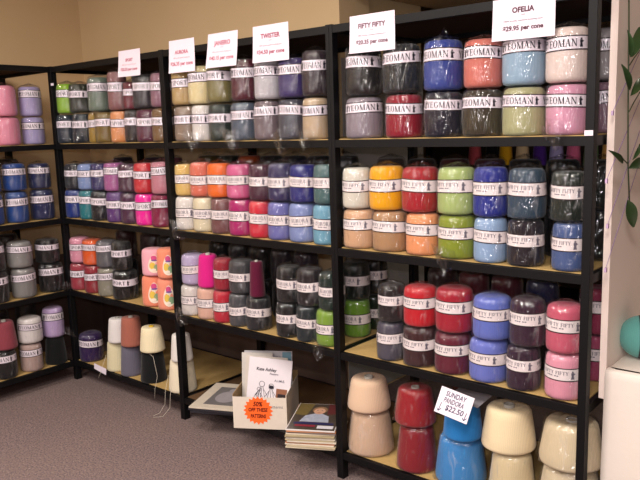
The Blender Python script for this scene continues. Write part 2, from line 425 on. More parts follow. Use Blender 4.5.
CONES = [
 ('A1', 'upper', 'pink', 'E58FA6', 'W', -0.079, -0.254, 1.578, 0.173, 0.0728, ''),
 ('A1', 'upper', 'lavender', 'A79AC4', 'Y', -0.069, -0.1, 1.578, 0.17, 0.0628, ''),
 ('A1', 'lower', 'pink', 'E08AA0', 'W', -0.082, -0.25, 1.419, 0.159, 0.0761, ''),
 ('A1', 'lower', 'lavender', 'A298C2', 'Y', -0.069, -0.098, 1.419, 0.159, 0.0633, ''),
 ('A2', 'upper', 'cobalt', '2C4FA8', 'Y', -0.066, -0.38, 1.169, 0.164, 0.0604, ''),
 ('A2', 'upper', 'blue', '1F4E9E', 'Y', -0.07, -0.235, 1.169, 0.156, 0.0643, ''),
 ('A2', 'upper', 'navy', '2B3468', 'Y', -0.069, -0.086, 1.169, 0.148, 0.063, ''),
 ('A2', 'lower', 'cobalt', '34509F', 'Y', -0.071, -0.381, 0.989, 0.18, 0.0647, ''),
 ('A2', 'lower', 'blue', '24509C', 'Y', -0.068, -0.236, 0.989, 0.18, 0.0622, ''),
 ('A2', 'lower', 'navy', '28336B', 'Y', -0.074, -0.081, 0.989, 0.18, 0.0677, ''),
 ('A3', 'upper', 'black', '1E191C', 'Y', -0.074, -0.403, 0.734, 0.174, 0.0676, ''),
 ('A3', 'upper', 'grey', '8A8784', 'Y', -0.077, -0.243, 0.734, 0.151, 0.0708, ''),
 ('A3', 'upper', 'black', '17141A', 'Y', -0.076, -0.075, 0.734, 0.14, 0.07, ''),
 ('A3', 'lower', 'black', '1C181A', 'Y', -0.074, -0.398, 0.557, 0.177, 0.0683, ''),
 ('A3', 'lower', 'grey', '85827F', 'Y', -0.075, -0.235, 0.557, 0.177, 0.0689, ''),
 ('A3', 'lower', 'black', '17141A', 'Y', -0.078, -0.062, 0.557, 0.177, 0.0722, 'R'),
 ('A4', 'upper', 'dusky red', '93424E', 'B', -0.07, -0.378, 0.287, 0.164, 0.0645, ''),
 ('A4', 'upper', 'white', 'E4DCD8', 'Y', -0.076, -0.225, 0.287, 0.151, 0.07, ''),
 ('A4', 'upper', 'lavender', 'BBA2CC', 'Y', -0.069, -0.081, 0.287, 0.182, 0.0627, 'R'),
 ('A4', 'lower', 'black', '17161A', 'Y', -0.076, -0.394, 0.12, 0.166, 0.07, ''),
 ('A4', 'lower', 'beige pink', 'B79C93', 'Y', -0.07, -0.234, 0.12, 0.166, 0.0636, ''),
 ('A4', 'lower', 'black', '121215', 'B', -0.069, -0.082, 0.12, 0.166, 0.0632, ''),
 ('B1', 'upper', 'lime green', '8DB92B', 'S', 0.043, 0.07, 1.589, 0.172, 0.064, ''),
 ('B1', 'upper', 'dark olive', '3B4030', 'S', 0.174, 0.07, 1.589, 0.163, 0.064, ''),
 ('B1', 'upper', 'grey green', '6C7A6C', 'Y', 0.363, 0.07, 1.589, 0.188, 0.064, ''),
 ('B1', 'upper', 'mauve brown', '8C5F60', 'S', 0.55, 0.058, 1.589, 0.205, 0.052, ''),
 ('B1', 'upper', 'dark red', '7E1A34', 'S', 0.653, 0.077, 1.589, 0.144, 0.05, ''),
 ('B1', 'upper', 'charcoal', '332C34', 'S', 0.771, 0.07, 1.589, 0.176, 0.064, ''),
 ('B1', 'upper', 'dusky mauve', '8A6070', 'S', 0.917, 0.064, 1.589, 0.171, 0.058, ''),
 ('B1', 'lower', 'slate', '2E3B4C', 'S', 0.015, 0.07, 1.419, 0.17, 0.064, ''),
 ('B1', 'lower', 'blue black', '1E2A3A', 'S', 0.183, 0.063, 1.419, 0.17, 0.057, ''),
 ('B1', 'lower', 'ochre', '9A7A2A', 'S', 0.29, 0.089, 1.419, 0.17, 0.05, ''),
 ('B1', 'lower', 'olive gold', '7C6326', 'S', 0.41, 0.07, 1.419, 0.17, 0.064, ''),
 ('B1', 'lower', 'peach orange', 'D78C54', 'S', 0.554, 0.063, 1.419, 0.17, 0.057, ''),
 ('B1', 'lower', 'dark brown', '3A2C2C', 'S', 0.665, 0.065, 1.419, 0.17, 0.05, ''),
 ('B1', 'lower', 'plum', '6B2546', 'S', 0.785, 0.07, 1.419, 0.17, 0.064, ''),
 ('B1', 'lower', 'brown ochre', '7C5A34', 'S', 0.911, 0.064, 1.419, 0.17, 0.058, ''),
 ('B2', 'upper', 'charcoal', '2A2B38', 'S', 0.057, 0.07, 1.159, 0.149, 0.064, ''),
 ('B2', 'upper', 'light blue', '7D92C0', 'S', 0.195, 0.07, 1.159, 0.15, 0.064, ''),
 ('B2', 'upper', 'indigo', '3A2F7A', 'S', 0.327, 0.067, 1.159, 0.152, 0.061, ''),
 ('B2', 'upper', 'pink mauve', 'A65C92', 'Y', 0.455, 0.07, 1.159, 0.158, 0.064, ''),
 ('B2', 'upper', 'purple brown', '5B2C4A', 'S', 0.59, 0.07, 1.159, 0.153, 0.064, ''),
 ('B2', 'upper', 'scarlet', 'C4222E', 'S', 0.728, 0.07, 1.159, 0.16, 0.064, ''),
 ('B2', 'upper', 'dusty rose', 'C07A88', 'Y', 0.875, 0.064, 1.159, 0.167, 0.058, ''),
 ('B2', 'lower', 'royal blue', '23409A', 'S', 0.042, 0.07, 0.989, 0.171, 0.064, ''),
 ('B2', 'lower', 'teal', '1F7C86', 'S', 0.188, 0.06, 0.989, 0.171, 0.054, ''),
 ('B2', 'lower', 'black', '211D28', 'S', 0.309, 0.07, 0.989, 0.171, 0.064, ''),
 ('B2', 'lower', 'violet', '6A3A86', 'S', 0.46, 0.07, 0.989, 0.171, 0.064, ''),
 ('B2', 'lower', 'deep purple', '5A2350', 'S', 0.591, 0.07, 0.989, 0.171, 0.064, ''),
 ('B2', 'lower', 'hot pink', 'F0179A', 'S', 0.725, 0.07, 0.989, 0.171, 0.064, ''),
 ('B2', 'lower', 'crimson', '941A48', 'Y', 0.86, 0.064, 0.989, 0.171, 0.058, ''),
 ('B3', 'upper', 'pink', 'DE93A8', 'S', 0.044, 0.07, 0.724, 0.152, 0.064, ''),
 ('B3', 'upper', 'orange', 'E35A1C', 'Y', 0.178, 0.07, 0.724, 0.15, 0.064, ''),
 ('B3', 'upper', 'grey', '66646A', 'Y', 0.321, 0.07, 0.724, 0.156, 0.064, ''),
 ('B3', 'upper', 'black', '141216', 'S', 0.47, 0.063, 0.724, 0.161, 0.0573, ''),
 ('B3', 'upper', 'rose pink', 'E8A6B2', 'O', 0.751, 0.07, 0.724, 0.145, 0.064, ''),
 ('B3', 'upper', 'light orange', 'E68A6C', 'O', 0.878, 0.064, 0.724, 0.158, 0.058, ''),
 ('B3', 'lower', 'rose red', 'A83848', 'S', 0.027, 0.07, 0.557, 0.167, 0.064, ''),
 ('B3', 'lower', 'brick red', 'A02A38', 'S', 0.178, 0.07, 0.557, 0.167, 0.064, ''),
 ('B3', 'lower', 'taupe', '8B8676', 'Y', 0.316, 0.07, 0.557, 0.167, 0.064, ''),
 ('B3', 'lower', 'black', '141216', 'S', 0.466, 0.077, 0.557, 0.167, 0.0715, ''),
 ('B3', 'lower', 'coral', 'E4876A', 'O', 0.736, 0.07, 0.557, 0.167, 0.064, ''),
 ('B3', 'lower', 'peach', 'E48E74', 'O', 0.867, 0.064, 0.557, 0.167, 0.058, ''),
 ('B4', 'upper', 'white', 'DCD6D4', 'B', 0.375, 0.065, 0.294, 0.139, 0.059, ''),
 ('B4', 'upper', 'rosy brown', 'A26050', 'B', 0.5, 0.07, 0.294, 0.165, 0.064, ''),
 ('B4', 'upper', 'cream', 'EADCB8', 'B', 0.68, 0.075, 0.294, 0.136, 0.069, ''),
 ('B4', 'upper', 'white narrow', 'DDD6D0', 'B', 0.944, 0.064, 0.294, 0.142, 0.058, ''),
 ('B4', 'lower', 'purple', '3E1E66', 'Y', 0.06, 0.078, 0.12, 0.174, 0.072, ''),
 ('B4', 'lower', 'pale cream', 'D5CBA8', 'B', 0.343, 0.07, 0.12, 0.174, 0.064, ''),
 ('B4', 'lower', 'grey', '6A6676', 'B', 0.48, 0.07, 0.12, 0.174, 0.064, ''),
 ('B4', 'lower', 'black', '15151A', 'B', 0.668, 0.078, 0.12, 0.174, 0.0724, ''),
 ('B4', 'lower', 'cream', 'E2D6BC', 'B', 0.916, 0.081, 0.12, 0.174, 0.0752, ''),
 ('C1', 'upper', 'tan', 'B3945F', 'S', 1.082, 0.064, 1.592, 0.17, 0.058, ''),
 ('C1', 'upper', 'cream', 'DCCB98', 'Y', 1.206, 0.07, 1.592, 0.18, 0.064, ''),
 ('C1', 'upper', 'olive tan', '7E7548', 'S', 1.338, 0.07, 1.592, 0.186, 0.064, ''),
 ('C1', 'upper', 'maroon', '66172F', 'Y', 1.5, 0.07, 1.592, 0.186, 0.064, ''),
 ('C1', 'upper', 'light grey', 'BDB8BC', 'Y', 1.644, 0.07, 1.592, 0.179, 0.064, ''),
 ('C1', 'upper', 'purple', '4B3A7C', 'Y', 1.785, 0.07, 1.592, 0.167, 0.064, ''),
 ('C1', 'upper', 'dark plum', '3E2A36', 'Y', 1.916, 0.064, 1.592, 0.186, 0.058, ''),
 ('C1', 'lower', 'taupe', '8A7666', 'S', 1.091, 0.07, 1.419, 0.173, 0.064, ''),
 ('C1', 'lower', 'white', 'D9D2CC', 'S', 1.217, 0.06, 1.419, 0.173, 0.054, 'D'),
 ('C1', 'lower', 'dark green', '2C3A34', 'S', 1.337, 0.07, 1.419, 0.173, 0.064, ''),
 ('C1', 'lower', 'slate', '5A6474', 'Y', 1.488, 0.07, 1.419, 0.173, 0.064, 'D'),
 ('C1', 'lower', 'brown taupe', '75656A', 'Y', 1.633, 0.07, 1.419, 0.173, 0.064, ''),
 ('C1', 'lower', 'charcoal', '4A4A58', 'Y', 1.779, 0.07, 1.419, 0.173, 0.064, 'D'),
 ('C1', 'lower', 'sand', 'B89F80', 'Y', 1.911, 0.064, 1.419, 0.173, 0.058, 'D'),
 ('C2', 'upper', 'pale yellow', 'DCB76A', 'A', 1.064, 0.06, 1.159, 0.158, 0.054, ''),
 ('C2', 'upper', 'salmon', 'D9705A', 'A', 1.179, 0.064, 1.159, 0.168, 0.058, ''),
 ('C2', 'upper', 'orange', 'EA6A1E', 'A', 1.304, 0.07, 1.159, 0.164, 0.064, ''),
 ('C2', 'upper', 'pink', 'D2608E', 'A', 1.438, 0.07, 1.159, 0.16, 0.064, ''),
 ('C2', 'upper', 'plum', '5C2340', 'A', 1.582, 0.062, 1.159, 0.162, 0.056, ''),
 ('C2', 'upper', 'indigo', '41386E', 'A', 1.701, 0.067, 1.159, 0.167, 0.061, ''),
 ('C2', 'upper', 'royal blue', '2A2C92', 'A', 1.828, 0.07, 1.159, 0.163, 0.064, ''),
 ('C2', 'upper', 'teal grey', '4E6E6E', 'A', 1.959, 0.064, 1.159, 0.165, 0.058, ''),
 ('C2', 'lower', 'white', 'DED6CE', 'A', 1.058, 0.069, 0.989, 0.171, 0.063, 'D'),
 ('C2', 'lower', 'cream', 'DDD0B0', 'A', 1.188, 0.07, 0.989, 0.171, 0.064, ''),
 ('C2', 'lower', 'brown', '805252', 'A', 1.317, 0.065, 0.989, 0.171, 0.059, ''),
 ('C2', 'lower', 'magenta', 'B21A6A', 'A', 1.442, 0.07, 0.989, 0.171, 0.064, ''),
 ('C2', 'lower', 'red', 'CC2036', 'A', 1.571, 0.063, 0.989, 0.171, 0.057, ''),
 ('C2', 'lower', 'lavender blue', '6C6CAA', 'A', 1.69, 0.066, 0.989, 0.171, 0.06, ''),
 ('C2', 'lower', 'periwinkle', '7E8CBC', 'A', 1.817, 0.07, 0.989, 0.171, 0.064, ''),
 ('C2', 'lower', 'light blue', '6EA2B8', 'A', 1.949, 0.064, 0.989, 0.171, 0.058, ''),
 ('C3', 'upper', 'lavender', 'B8AACB', 'A', 1.075, 0.068, 0.717, 0.155, 0.062, ''),
 ('C3', 'upper', 'hot pink', 'CC1C7C', 'B', 1.195, 0.061, 0.717, 0.164, 0.055, ''),
 ('C3', 'upper', 'red', 'A61E34', 'A', 1.303, 0.061, 0.717, 0.155, 0.05, ''),
 ('C3', 'upper', 'charcoal', '4A4A4E', 'A', 1.422, 0.07, 0.717, 0.158, 0.064, ''),
 ('C3', 'upper', 'dark maroon', '6E0E3A', 'B', 1.548, 0.042, 0.717, 0.166, 0.0362, ''),
 ('C3', 'upper', 'black', '141318', 'A', 1.727, 0.065, 0.717, 0.162, 0.059, ''),
 ('C3', 'upper', 'black plum', '2A2028', 'A', 1.848, 0.066, 0.717, 0.165, 0.06, ''),
 ('C3', 'upper', 'dark green', '16352C', 'A', 1.968, 0.064, 0.717, 0.159, 0.058, ''),
 ('C3', 'lower', 'white', 'D9D0CA', 'A', 1.058, 0.066, 0.557, 0.16, 0.06, 'D'),
 ('C3', 'lower', 'pale peach', 'DEB09C', 'A', 1.181, 0.066, 0.557, 0.16, 0.06, ''),
 ('C3', 'lower', 'red', 'BE2438', 'A', 1.297, 0.06, 0.557, 0.16, 0.054, ''),
 ('C3', 'lower', 'grey', '55555A', 'A', 1.409, 0.061, 0.557, 0.16, 0.055, ''),
 ('C3', 'lower', 'dark grey', '2C2C34', 'A', 1.526, 0.066, 0.557, 0.16, 0.0599, ''),
 ('C3', 'lower', 'black', '121116', 'A', 1.718, 0.066, 0.557, 0.16, 0.06, ''),
 ('C3', 'lower', 'dark slate', '26343C', 'A', 1.835, 0.061, 0.557, 0.16, 0.055, ''),
 ('C3', 'lower', 'lime green', '7C9E36', 'A', 1.95, 0.064, 0.557, 0.16, 0.058, 'D'),
 ('D1', 'upper', 'black', '231C20', 'Y', 2.146, 0.078, 1.582, 0.188, 0.072, ''),
 ('D1', 'upper', 'charcoal', '2B2E33', 'Y', 2.32, 0.079, 1.582, 0.182, 0.0733, ''),
 ('D1', 'upper', 'blue', '3A4FA6', 'Y', 2.496, 0.078, 1.582, 0.179, 0.072, 'T'),
 ('D1', 'upper', 'salmon', 'CC6F62', 'Y', 2.653, 0.075, 1.582, 0.166, 0.069, ''),
 ('D1', 'upper', 'pale blue', '92AEC4', 'Y', 2.796, 0.078, 1.582, 0.171, 0.072, ''),
 ('D1', 'upper', 'ivory', 'E3CFC6', 'Y', 2.942, 0.075, 1.582, 0.173, 0.0693, ''),
 ('D1', 'lower', 'grey mauve', '8B7F88', 'Y', 2.142, 0.082, 1.419, 0.163, 0.0756, ''),
 ('D1', 'lower', 'red', '9E1830', 'Y', 2.329, 0.078, 1.419, 0.163, 0.072, ''),
 ('D1', 'lower', 'dark navy', '26243A', 'Y', 2.497, 0.078, 1.419, 0.163, 0.072, ''),
 ('D1', 'lower', 'dark olive', '4A4030', 'Y', 2.649, 0.078, 1.419, 0.163, 0.072, ''),
 ('D1', 'lower', 'khaki', 'A9A77C', 'Y', 2.798, 0.078, 1.419, 0.163, 0.072, ''),
 ('D1', 'lower', 'pink', 'D497AE', 'Y', 2.945, 0.075, 1.419, 0.163, 0.0686, 'D'),
 ('D2', 'upper', 'white', 'D9D3C4', 'F', 2.111, 0.067, 1.148, 0.165, 0.061, ''),
 ('D2', 'upper', 'yellow', 'EFA806', 'F', 2.247, 0.078, 1.148, 0.173, 0.072, ''),
 ('D2', 'upper', 'red', 'B01C28', 'F', 2.397, 0.078, 1.148, 0.171, 0.072, ''),
 ('D2', 'upper', 'pale green', 'A9BB74', 'F', 2.55, 0.077, 1.148, 0.172, 0.071, ''),
 ('D2', 'upper', 'royal blue', '2838A8', 'F', 2.686, 0.068, 1.148, 0.175, 0.062, ''),
 ('D2', 'upper', 'slate blue', '3C5468', 'F', 2.816, 0.07, 1.148, 0.172, 0.0639, ''),
 ('D2', 'upper', 'charcoal green', '27332C', 'F', 2.96, 0.063, 1.148, 0.165, 0.0572, ''),
 ('D2', 'lower', 'beige', 'D2A681', 'F', 2.115, 0.076, 0.989, 0.16, 0.07, ''),
 ('D2', 'lower', 'tan', 'B08862', 'F', 2.26, 0.078, 0.989, 0.16, 0.072, ''),
 ('D2', 'lower', 'peach', 'EA9A68', 'F', 2.411, 0.072, 0.989, 0.16, 0.066, ''),
 ('D2', 'lower', 'olive green', '86932B', 'F', 2.552, 0.078, 0.989, 0.16, 0.072, 'D'),
 ('D2', 'lower', 'light blue', '8FAACC', 'F', 2.688, 0.066, 0.989, 0.16, 0.06, ''),
 ('D2', 'lower', 'black plum', '2E2430', 'F', 2.814, 0.069, 0.989, 0.16, 0.0631, ''),
 ('D2', 'lower', 'slate', '4F6496', 'F', 2.966, 0.062, 0.989, 0.16, 0.0563, ''),
 ('D3', 'upper', 'black', '2A2024', 'F', 2.272, 0.061, 0.715, 0.149, 0.055, ''),
 ('D3', 'upper', 'bright red', 'C41A28', 'F', 2.397, 0.074, 0.715, 0.155, 0.068, ''),
 ('D3', 'upper', 'dark red', 'B01830', 'F', 2.54, 0.078, 0.715, 0.167, 0.072, ''),
 ('D3', 'upper', 'periwinkle', '6474C4', 'F', 2.692, 0.077, 0.715, 0.156, 0.071, ''),
 ('D3', 'upper', 'plum', '482440', 'F', 2.827, 0.068, 0.715, 0.166, 0.062, ''),
 ('D3', 'upper', 'rose pink', 'C85A70', 'F', 2.957, 0.07, 0.715, 0.163, 0.0639, ''),
 ('D3', 'lower', 'grey', '5A5664', 'F', 2.264, 0.063, 0.557, 0.157, 0.057, ''),
 ('D3', 'lower', 'maroon brown', '50262C', 'F', 2.393, 0.075, 0.557, 0.157, 0.069, ''),
 ('D3', 'lower', 'maroon', '7A1C38', 'F', 2.534, 0.076, 0.557, 0.157, 0.07, ''),
 ('D3', 'lower', 'periwinkle', '6C78C8', 'F', 2.679, 0.078, 0.557, 0.157, 0.072, ''),
 ('D3', 'lower', 'dark purple', '42203E', 'F', 2.815, 0.065, 0.557, 0.157, 0.059, ''),
 ('D3', 'lower', 'pale pink', 'E49AAC', 'F', 2.957, 0.071, 0.557, 0.157, 0.0647, ''),
 ('D4', 'upper', 'beige', 'D8B89C', 'B', 2.125, 0.098, 0.308, 0.134, 0.0916, ''),
 ('D4', 'upper', 'red', 'A81A26', 'K', 2.358, 0.09, 0.308, 0.149, 0.0842, ''),
 ('D4', 'upper', 'blue', '2478BE', 'B', 2.574, 0.079, 0.308, 0.162, 0.0733, ''),
 ('D4', 'upper', 'cream', 'E6D2AC', 'B', 2.746, 0.104, 0.308, 0.157, 0.0978, ''),
 ('D4', 'upper', 'ivory', 'DDCBA8', 'K', 2.97, 0.116, 0.308, 0.16, 0.1096, ''),
 ('D4', 'lower', 'beige', 'D4B498', 'K', 2.126, 0.106, 0.12, 0.187, 0.1001, ''),
 ('D4', 'lower', 'red', '9C1828', 'K', 2.364, 0.089, 0.12, 0.187, 0.083, ''),
 ('D4', 'lower', 'sky blue', '3E8ACA', 'K', 2.551, 0.107, 0.12, 0.187, 0.1007, ''),
 ('D4', 'lower', 'cream', 'DECBA2', 'K', 2.766, 0.093, 0.12, 0.187, 0.0866, ''),
 ('D4', 'lower', 'ivory', 'D8C8A8', 'K', 2.968, 0.117, 0.12, 0.187, 0.1112, ''),
]

BACK = [
 ('A2', .30, 1.345, [(-.15, 'dark grey', '1C1B22', 'black', '151319', 'W')]),
 ('A3', .30, .905, [(-.20, 'dark slate', '201E26', 'black', '141216', 'W'), (-.36, 'coal black', '161418', 'black', '141216', 'W')]),
 ('A4', .30, .48, [(-.13, 'black', '121116', 'black', '141216', 'W'), (-.30, 'dark brown', '241C1E', 'black', '141216', 'W')]),
 ('B1', .30, 1.76, [(.10, 'black', '17161A', 'black', '141216', 'W'), (.26, 'dark brown', '2A2420', 'black', '141216', 'W')]),
 ('B2', .30, 1.335, [(.20, 'dark violet', '2A2038', 'black', '141216', 'W'), (.50, 'dark plum', '38203A', 'dark plum', '38203A', 'W'), (.66, 'dull rose', '8A4A58', 'dark red', '501820', 'W')]),
 ('B3', .27, .905, [(.46, 'dark maroon', '3A1820', 'black', '141216', 'W'), (.62, 'black', '101014', 'coal black', '101014', 'W'), (.22, 'dark red', '4A1A1E', 'black', '141216', 'W')]),
 ('C1', .30, 1.77, [(1.30, 'dark brown', '241E1C', 'black', '141216', 'W'), (1.60, 'black', '141216', 'black', '141216', 'W')]),
 ('C2', .29, 1.348, [(.98, 'dull gold', '5A4A1C', 'black', '141216', 'W'), (1.13, 'dark green', '1E2A1C', 'black', '141216', 'W'), (1.28, 'rust orange', 'A84A1C', 'rust', '7A3414', 'W'), (1.43, 'coal black', '141216', 'black', '141216', 'W'), (1.58, 'dark navy', '1A1A28', 'black', '141216', 'W'), (1.73, 'dark slate', '202028', 'black', '141216', 'W'), (1.88, 'black', '121114', 'black', '141216', 'W')]),
 ('C3', .30, .90, [(1.02, 'black', '121114', 'black', '141216', 'W'), (1.17, 'dark grey', '1E1C20', 'black', '141216', 'W'), (1.32, 'deep brown', '221A18', 'black', '141216', 'W'), (1.47, 'dark plum', '2A1A28', 'black', '141216', 'W'), (1.62, 'dark grape', '3A2A38', 'black', '141216', 'W')]),
 ('C3', .24, .895, [(1.962, 'black green', '16241E', 'leaf green', '6E9A30', 'A')]),
 ('C3', .385, .885, [(1.955, 'coal black', '141814', 'dark green', '22381E', 'A')]),
 ('D1', .32, 1.77, [(2.98, 'grey white', 'A8A0A0', 'dusty pink', '8A6A78', 'Y'), (2.82, 'dark grey', '1E1C20', 'black', '141216', 'W')]),
 ('D2', .29, 1.338, [(2.12, 'dark taupe', '5A4C44', 'black', '141216', 'W'), (2.27, 'deep brown', '2A1C16', 'black', '141216', 'W'), (2.42, 'dark maroon', '501420', 'black', '141216', 'W'), (2.57, 'wine red', '4A1424', 'black', '141216', 'W'), (2.71, 'black', '141416', 'black', '141216', 'W'), (2.85, 'coal black', '101012', 'black', '141216', 'W'), (2.985, 'black green', '141C18', 'black', '141216', 'W')]),
 ('D3', .30, .895, [(2.36, 'dark maroon', '3A1418', 'black', '141216', 'W'), (2.50, 'deep red', '6A1020', 'dark red', '501018', 'W'), (2.64, 'wine red', '601228', 'dark red', '501018', 'W'), (2.78, 'midnight blue', '1C2458', 'black', '141216', 'W'), (2.98, 'deep rose', 'A03A58', 'rose', 'A84A68', 'F')]),
 ('D4', .32, .44, [(2.45, 'deep red', '6A1018', 'dark red', '601018', 'K'), (2.66, 'black', '141216', 'black', '141216', 'W')]),
]
SIGN = ((2.561, -0.008, 0.513), (2.693, -0.008, 0.495), (2.524, -0.045, 0.433))
VTWIG = [[(0.171, 1.625), (0.217, 1.651), (0.276, 1.679)], [(0.188, 1.485), (0.235, 1.516), (0.293, 1.548)], [(0.198, 1.321), (0.156, 1.336), (0.116, 1.354)], [(0.199, 1.308), (0.283, 1.303), (0.326, 1.3)]]
VLEAF = [((0.133, 1.649), (0.095, 1.725), 0.01, 1), ((0.143, 1.649), (0.21, 1.743), 0.018, 1), ((0.135, 1.551), (0.051, 1.624), 0.013, 1), ((0.147, 1.533), (0.241, 1.59), 0.014, 1), ((0.094, 1.33), (-0.038, 1.375), 0.01, 1), ((0.192, 1.334), (0.258, 1.382), 0.008, 1), ((0.154, 1.311), (0.286, 1.332), 0.016, 1), ((0.157, 1.21), (0.23, 1.115), 0.022, 0.6)]
THREAD = [((0.321, 1.677), (0.068, 1.482)), ((0.341, 1.524), (0.034, 1.279)), ((0.355, 1.425), (0.057, 1.138)), ((0.368, 1.325), (0.053, 1.0))]
BALL = (3.140, 0.272, .6675)

for c in CONES:
    key, layer, cname, hexc, kind, x, y, z0, h, r, extra = c
    make_cone(key[0], int(key[1]), layer, cname, hexc, kind, x, y, z0, h, r, extra)

# ------------------------------------------------------------------ second ranks standing behind the front ones
def neighbour(key, layer, x, y):
    best = None
    for c in CONES:
        if c[0] == key and c[1] == layer:
            d = abs(c[5] - x) if key[0] != 'A' else abs(c[6] - y)
            if best is None or d < best[0]: best = (d, c[2])
    return best[1]
LV = [.1175, .5542, .9855, 1.4159, 1.85]
seen_back = {}
for key, depth, ztop, items in BACK:
    zs = LV[4 - int(key[1])] + .003
    hh = (ztop - zs) / 2
    for (px, cname, hexc, lowname, lowhex, kind) in items:
        if key[0] == 'A': x, y = -depth, px
        else: x, y = px, depth
        for layer, z0, cn, hx, ex in (('lower', zs, lowname, lowhex, ''), ('upper', zs + hh, cname, hexc, '')):
            make_cone(key[0], int(key[1]), layer, cn, hx, kind, x, y, z0, hh, .062, ex, 'back', neighbour(key, layer, x, y))

# ------------------------------------------------------------------ shelving
def shelving(label, x0, x1, y0, y1, post, lp, rp, levels=LV, low=BOARD):
    """posts given as list of (xa, xb, ya, yb)"""
    t = thing('shelving_unit', label, 'shelves', ((x0 + x1) / 2, (y0 + y1) / 2, 0), 0, 'black metal shelving units')
    ox, oy = (x0 + x1) / 2, (y0 + y1) / 2
    for (xa, xb, ya, yb) in post:
        m = MB(); m.box((xa - ox, ya - oy, 0), (xb - ox, yb - oy, 1.853)); m.build('post', METAL, t, .0015)
    bx0, bx1 = lp, rp
    for i, z in enumerate(levels):
        zb = z - .030
        for (a, b) in (((bx0, y0 + .002, zb), (bx1, y0 + .022, z)), ((bx0, y1 - .022, zb), (bx1, y1 - .002, z)),
                       ((x0 + .002, y0 + .023, zb), (x0 + .020, y1 - .023, z)), ((x1 - .020, y0 + .023, zb), (x1 - .002, y1 - .023, z))):
            m = MB(); m.box((a[0] - ox, a[1] - oy, a[2]), (b[0] - ox, b[1] - oy, b[2])); m.build('beam', METAL, t, .001)
        m = MB(); m.box((x0 + .021 - ox, y0 + .0225 - oy, z - .011), (x1 - .021 - ox, y1 - .0225 - oy, z + .0028))
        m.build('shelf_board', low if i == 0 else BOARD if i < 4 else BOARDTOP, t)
    return t
D = .60
X0, X1, X2, X3 = 0, 1.0193, 2.0556, 3.0549
pw = .0335
def ups(xa, xb): return [(xa, xb, 0, .035), (xa, xb, D - .035, D)]
shelving('black metal shelving unit in the far bay, beneath the SPORT price card', X0 - pw, X1 - .0165, 0, D,
         [(X0 - pw, X0, .0178, .035), (X0 - pw, X0, D - .035, D)] + ups(X1 - pw, X1 - .017), X0, X1 - pw)
shelving('black metal shelving unit in the middle bay over the cardboard box', X1 - .0165, X2 - .0165, 0, D,
         ups(X1 - .0165, X1) + ups(X2 - pw, X2 - .017), X1, X2 - pw, low=simple('shade-toned board', '5E4630', .8, .2, .12, 60, .2, 150))  # tan bottom board with its shade put into the colour
shelving('black metal shelving unit in the nearest bay beside the white board', X2 - .0165, X3, 0, D,
         ups(X2 - .0165, X2) + ups(X3 - .027, X3), X2, X3 - .027)
# left side bay, facing the room at right angles
tA = thing('shelving_unit', 'black metal shelving unit at the left, at right angles to the others', 'shelves', (-.3, -.5, 0), 0, 'black metal shelving units')
for (xa, xb, ya, yb) in ((-pw, 0, 0, .0172), (-D, -D + .035, -.017, .017), (-.035, 0, -1.03, -1.0), (-D, -D + .035, -1.03, -1.0)):
    m = MB(); m.box((xa + .3, ya + .5, 0), (xb + .3, yb + .5, 1.853)); m.build('post', METAL, tA, .0015)
for i, z in enumerate(LV):
    for (a, b) in (((-.022, -1.0, z - .03), (-.002, -.001, z)), ((-D + .002, -1.0, z - .03), (-D + .022, -.018, z)),
                   ((-D + .036, -.021, z - .03), (-.023, -.003, z)), ((-D + .036, -1.028, z - .03), (-.036, -1.008, z))):
        m = MB(); m.box((a[0] + .3, a[1] + .5, a[2]), (b[0] + .3, b[1] + .5, b[2])); m.build('beam', METAL, tA, .001)
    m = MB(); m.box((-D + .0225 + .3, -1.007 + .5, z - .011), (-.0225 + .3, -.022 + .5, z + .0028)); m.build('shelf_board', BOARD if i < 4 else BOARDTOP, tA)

# ------------------------------------------------------------------ room shell
def wall_mat(name, h, var=.05):
    return simple(name, h, .9, .15, var, 3, .15, 90)
WALL = wall_mat('beige wall paint', 'D0B48C')
def carpet():
    m, nt, out = nodemat('loop carpet')
    b = nt.nodes.new('ShaderNodeBsdfPrincipled'); b.inputs['Roughness'].default_value = 1; b.inputs['Specular IOR Level'].default_value = .035
    f1 = noise(nt, 120, 3, .7); f2 = noise(nt, 1.6, 2)
    tc = nt.nodes.new('ShaderNodeTexCoord'); v = nt.nodes.new('ShaderNodeTexVoronoi'); v.inputs['Scale'].default_value = 110
    nt.links.new(tc.outputs['Object'], v.inputs['Vector'])
    c = ramp(nt, f1, [(.30, srgb('342C32')), (.44, srgb('786A6E')), (.56, srgb('8F7A72')), (.70, srgb('AE9C96'))])
    c2 = mix_color(nt, .35, c, v.outputs['Distance'], 'MULTIPLY')
    c2 = mix_color(nt, .25, c2, ramp(nt, f2, [(.3, srgb('685A5E')), (.7, srgb('7C6A64'))]))
    nt.links.new(c2, b.inputs['Base Color'])
    bp = nt.nodes.new('ShaderNodeBump'); bp.inputs['Strength'].default_value = .8; bp.inputs['Distance'].default_value = .004
    nt.links.new(f1, bp.inputs['Height']); nt.links.new(bp.outputs[0], b.inputs['Normal'])
    nt.links.new(b.outputs[0], out.inputs[0])
    return m
def struct(name, a, b, mat):
    m = MB(); m.box(a, b); o = m.build(name, mat); o['kind'] = 'structure'; return o
HC = 2.75
struct('floor', (-.9, -4.6, -.1), (5.6, 5.2, 0), carpet())
struct('ceiling', (-.9, -4.6, HC), (5.6, 5.2, HC + .1), simple('ceiling paint', 'D8CCB8', .9, .1, .03, 4))
struct('wall_left', (-.9, -4.6, 0), (-.66, 5.2, HC), WALL)
struct('wall_back', (-.66, .625, 0), (1.60, .87, HC), WALL)
WALLSHADE = simple('brown shade on lower wall', '5A4840', .9, .1, .1, 6)  # shade behind the low shelves, put in as brown slabs on the walls
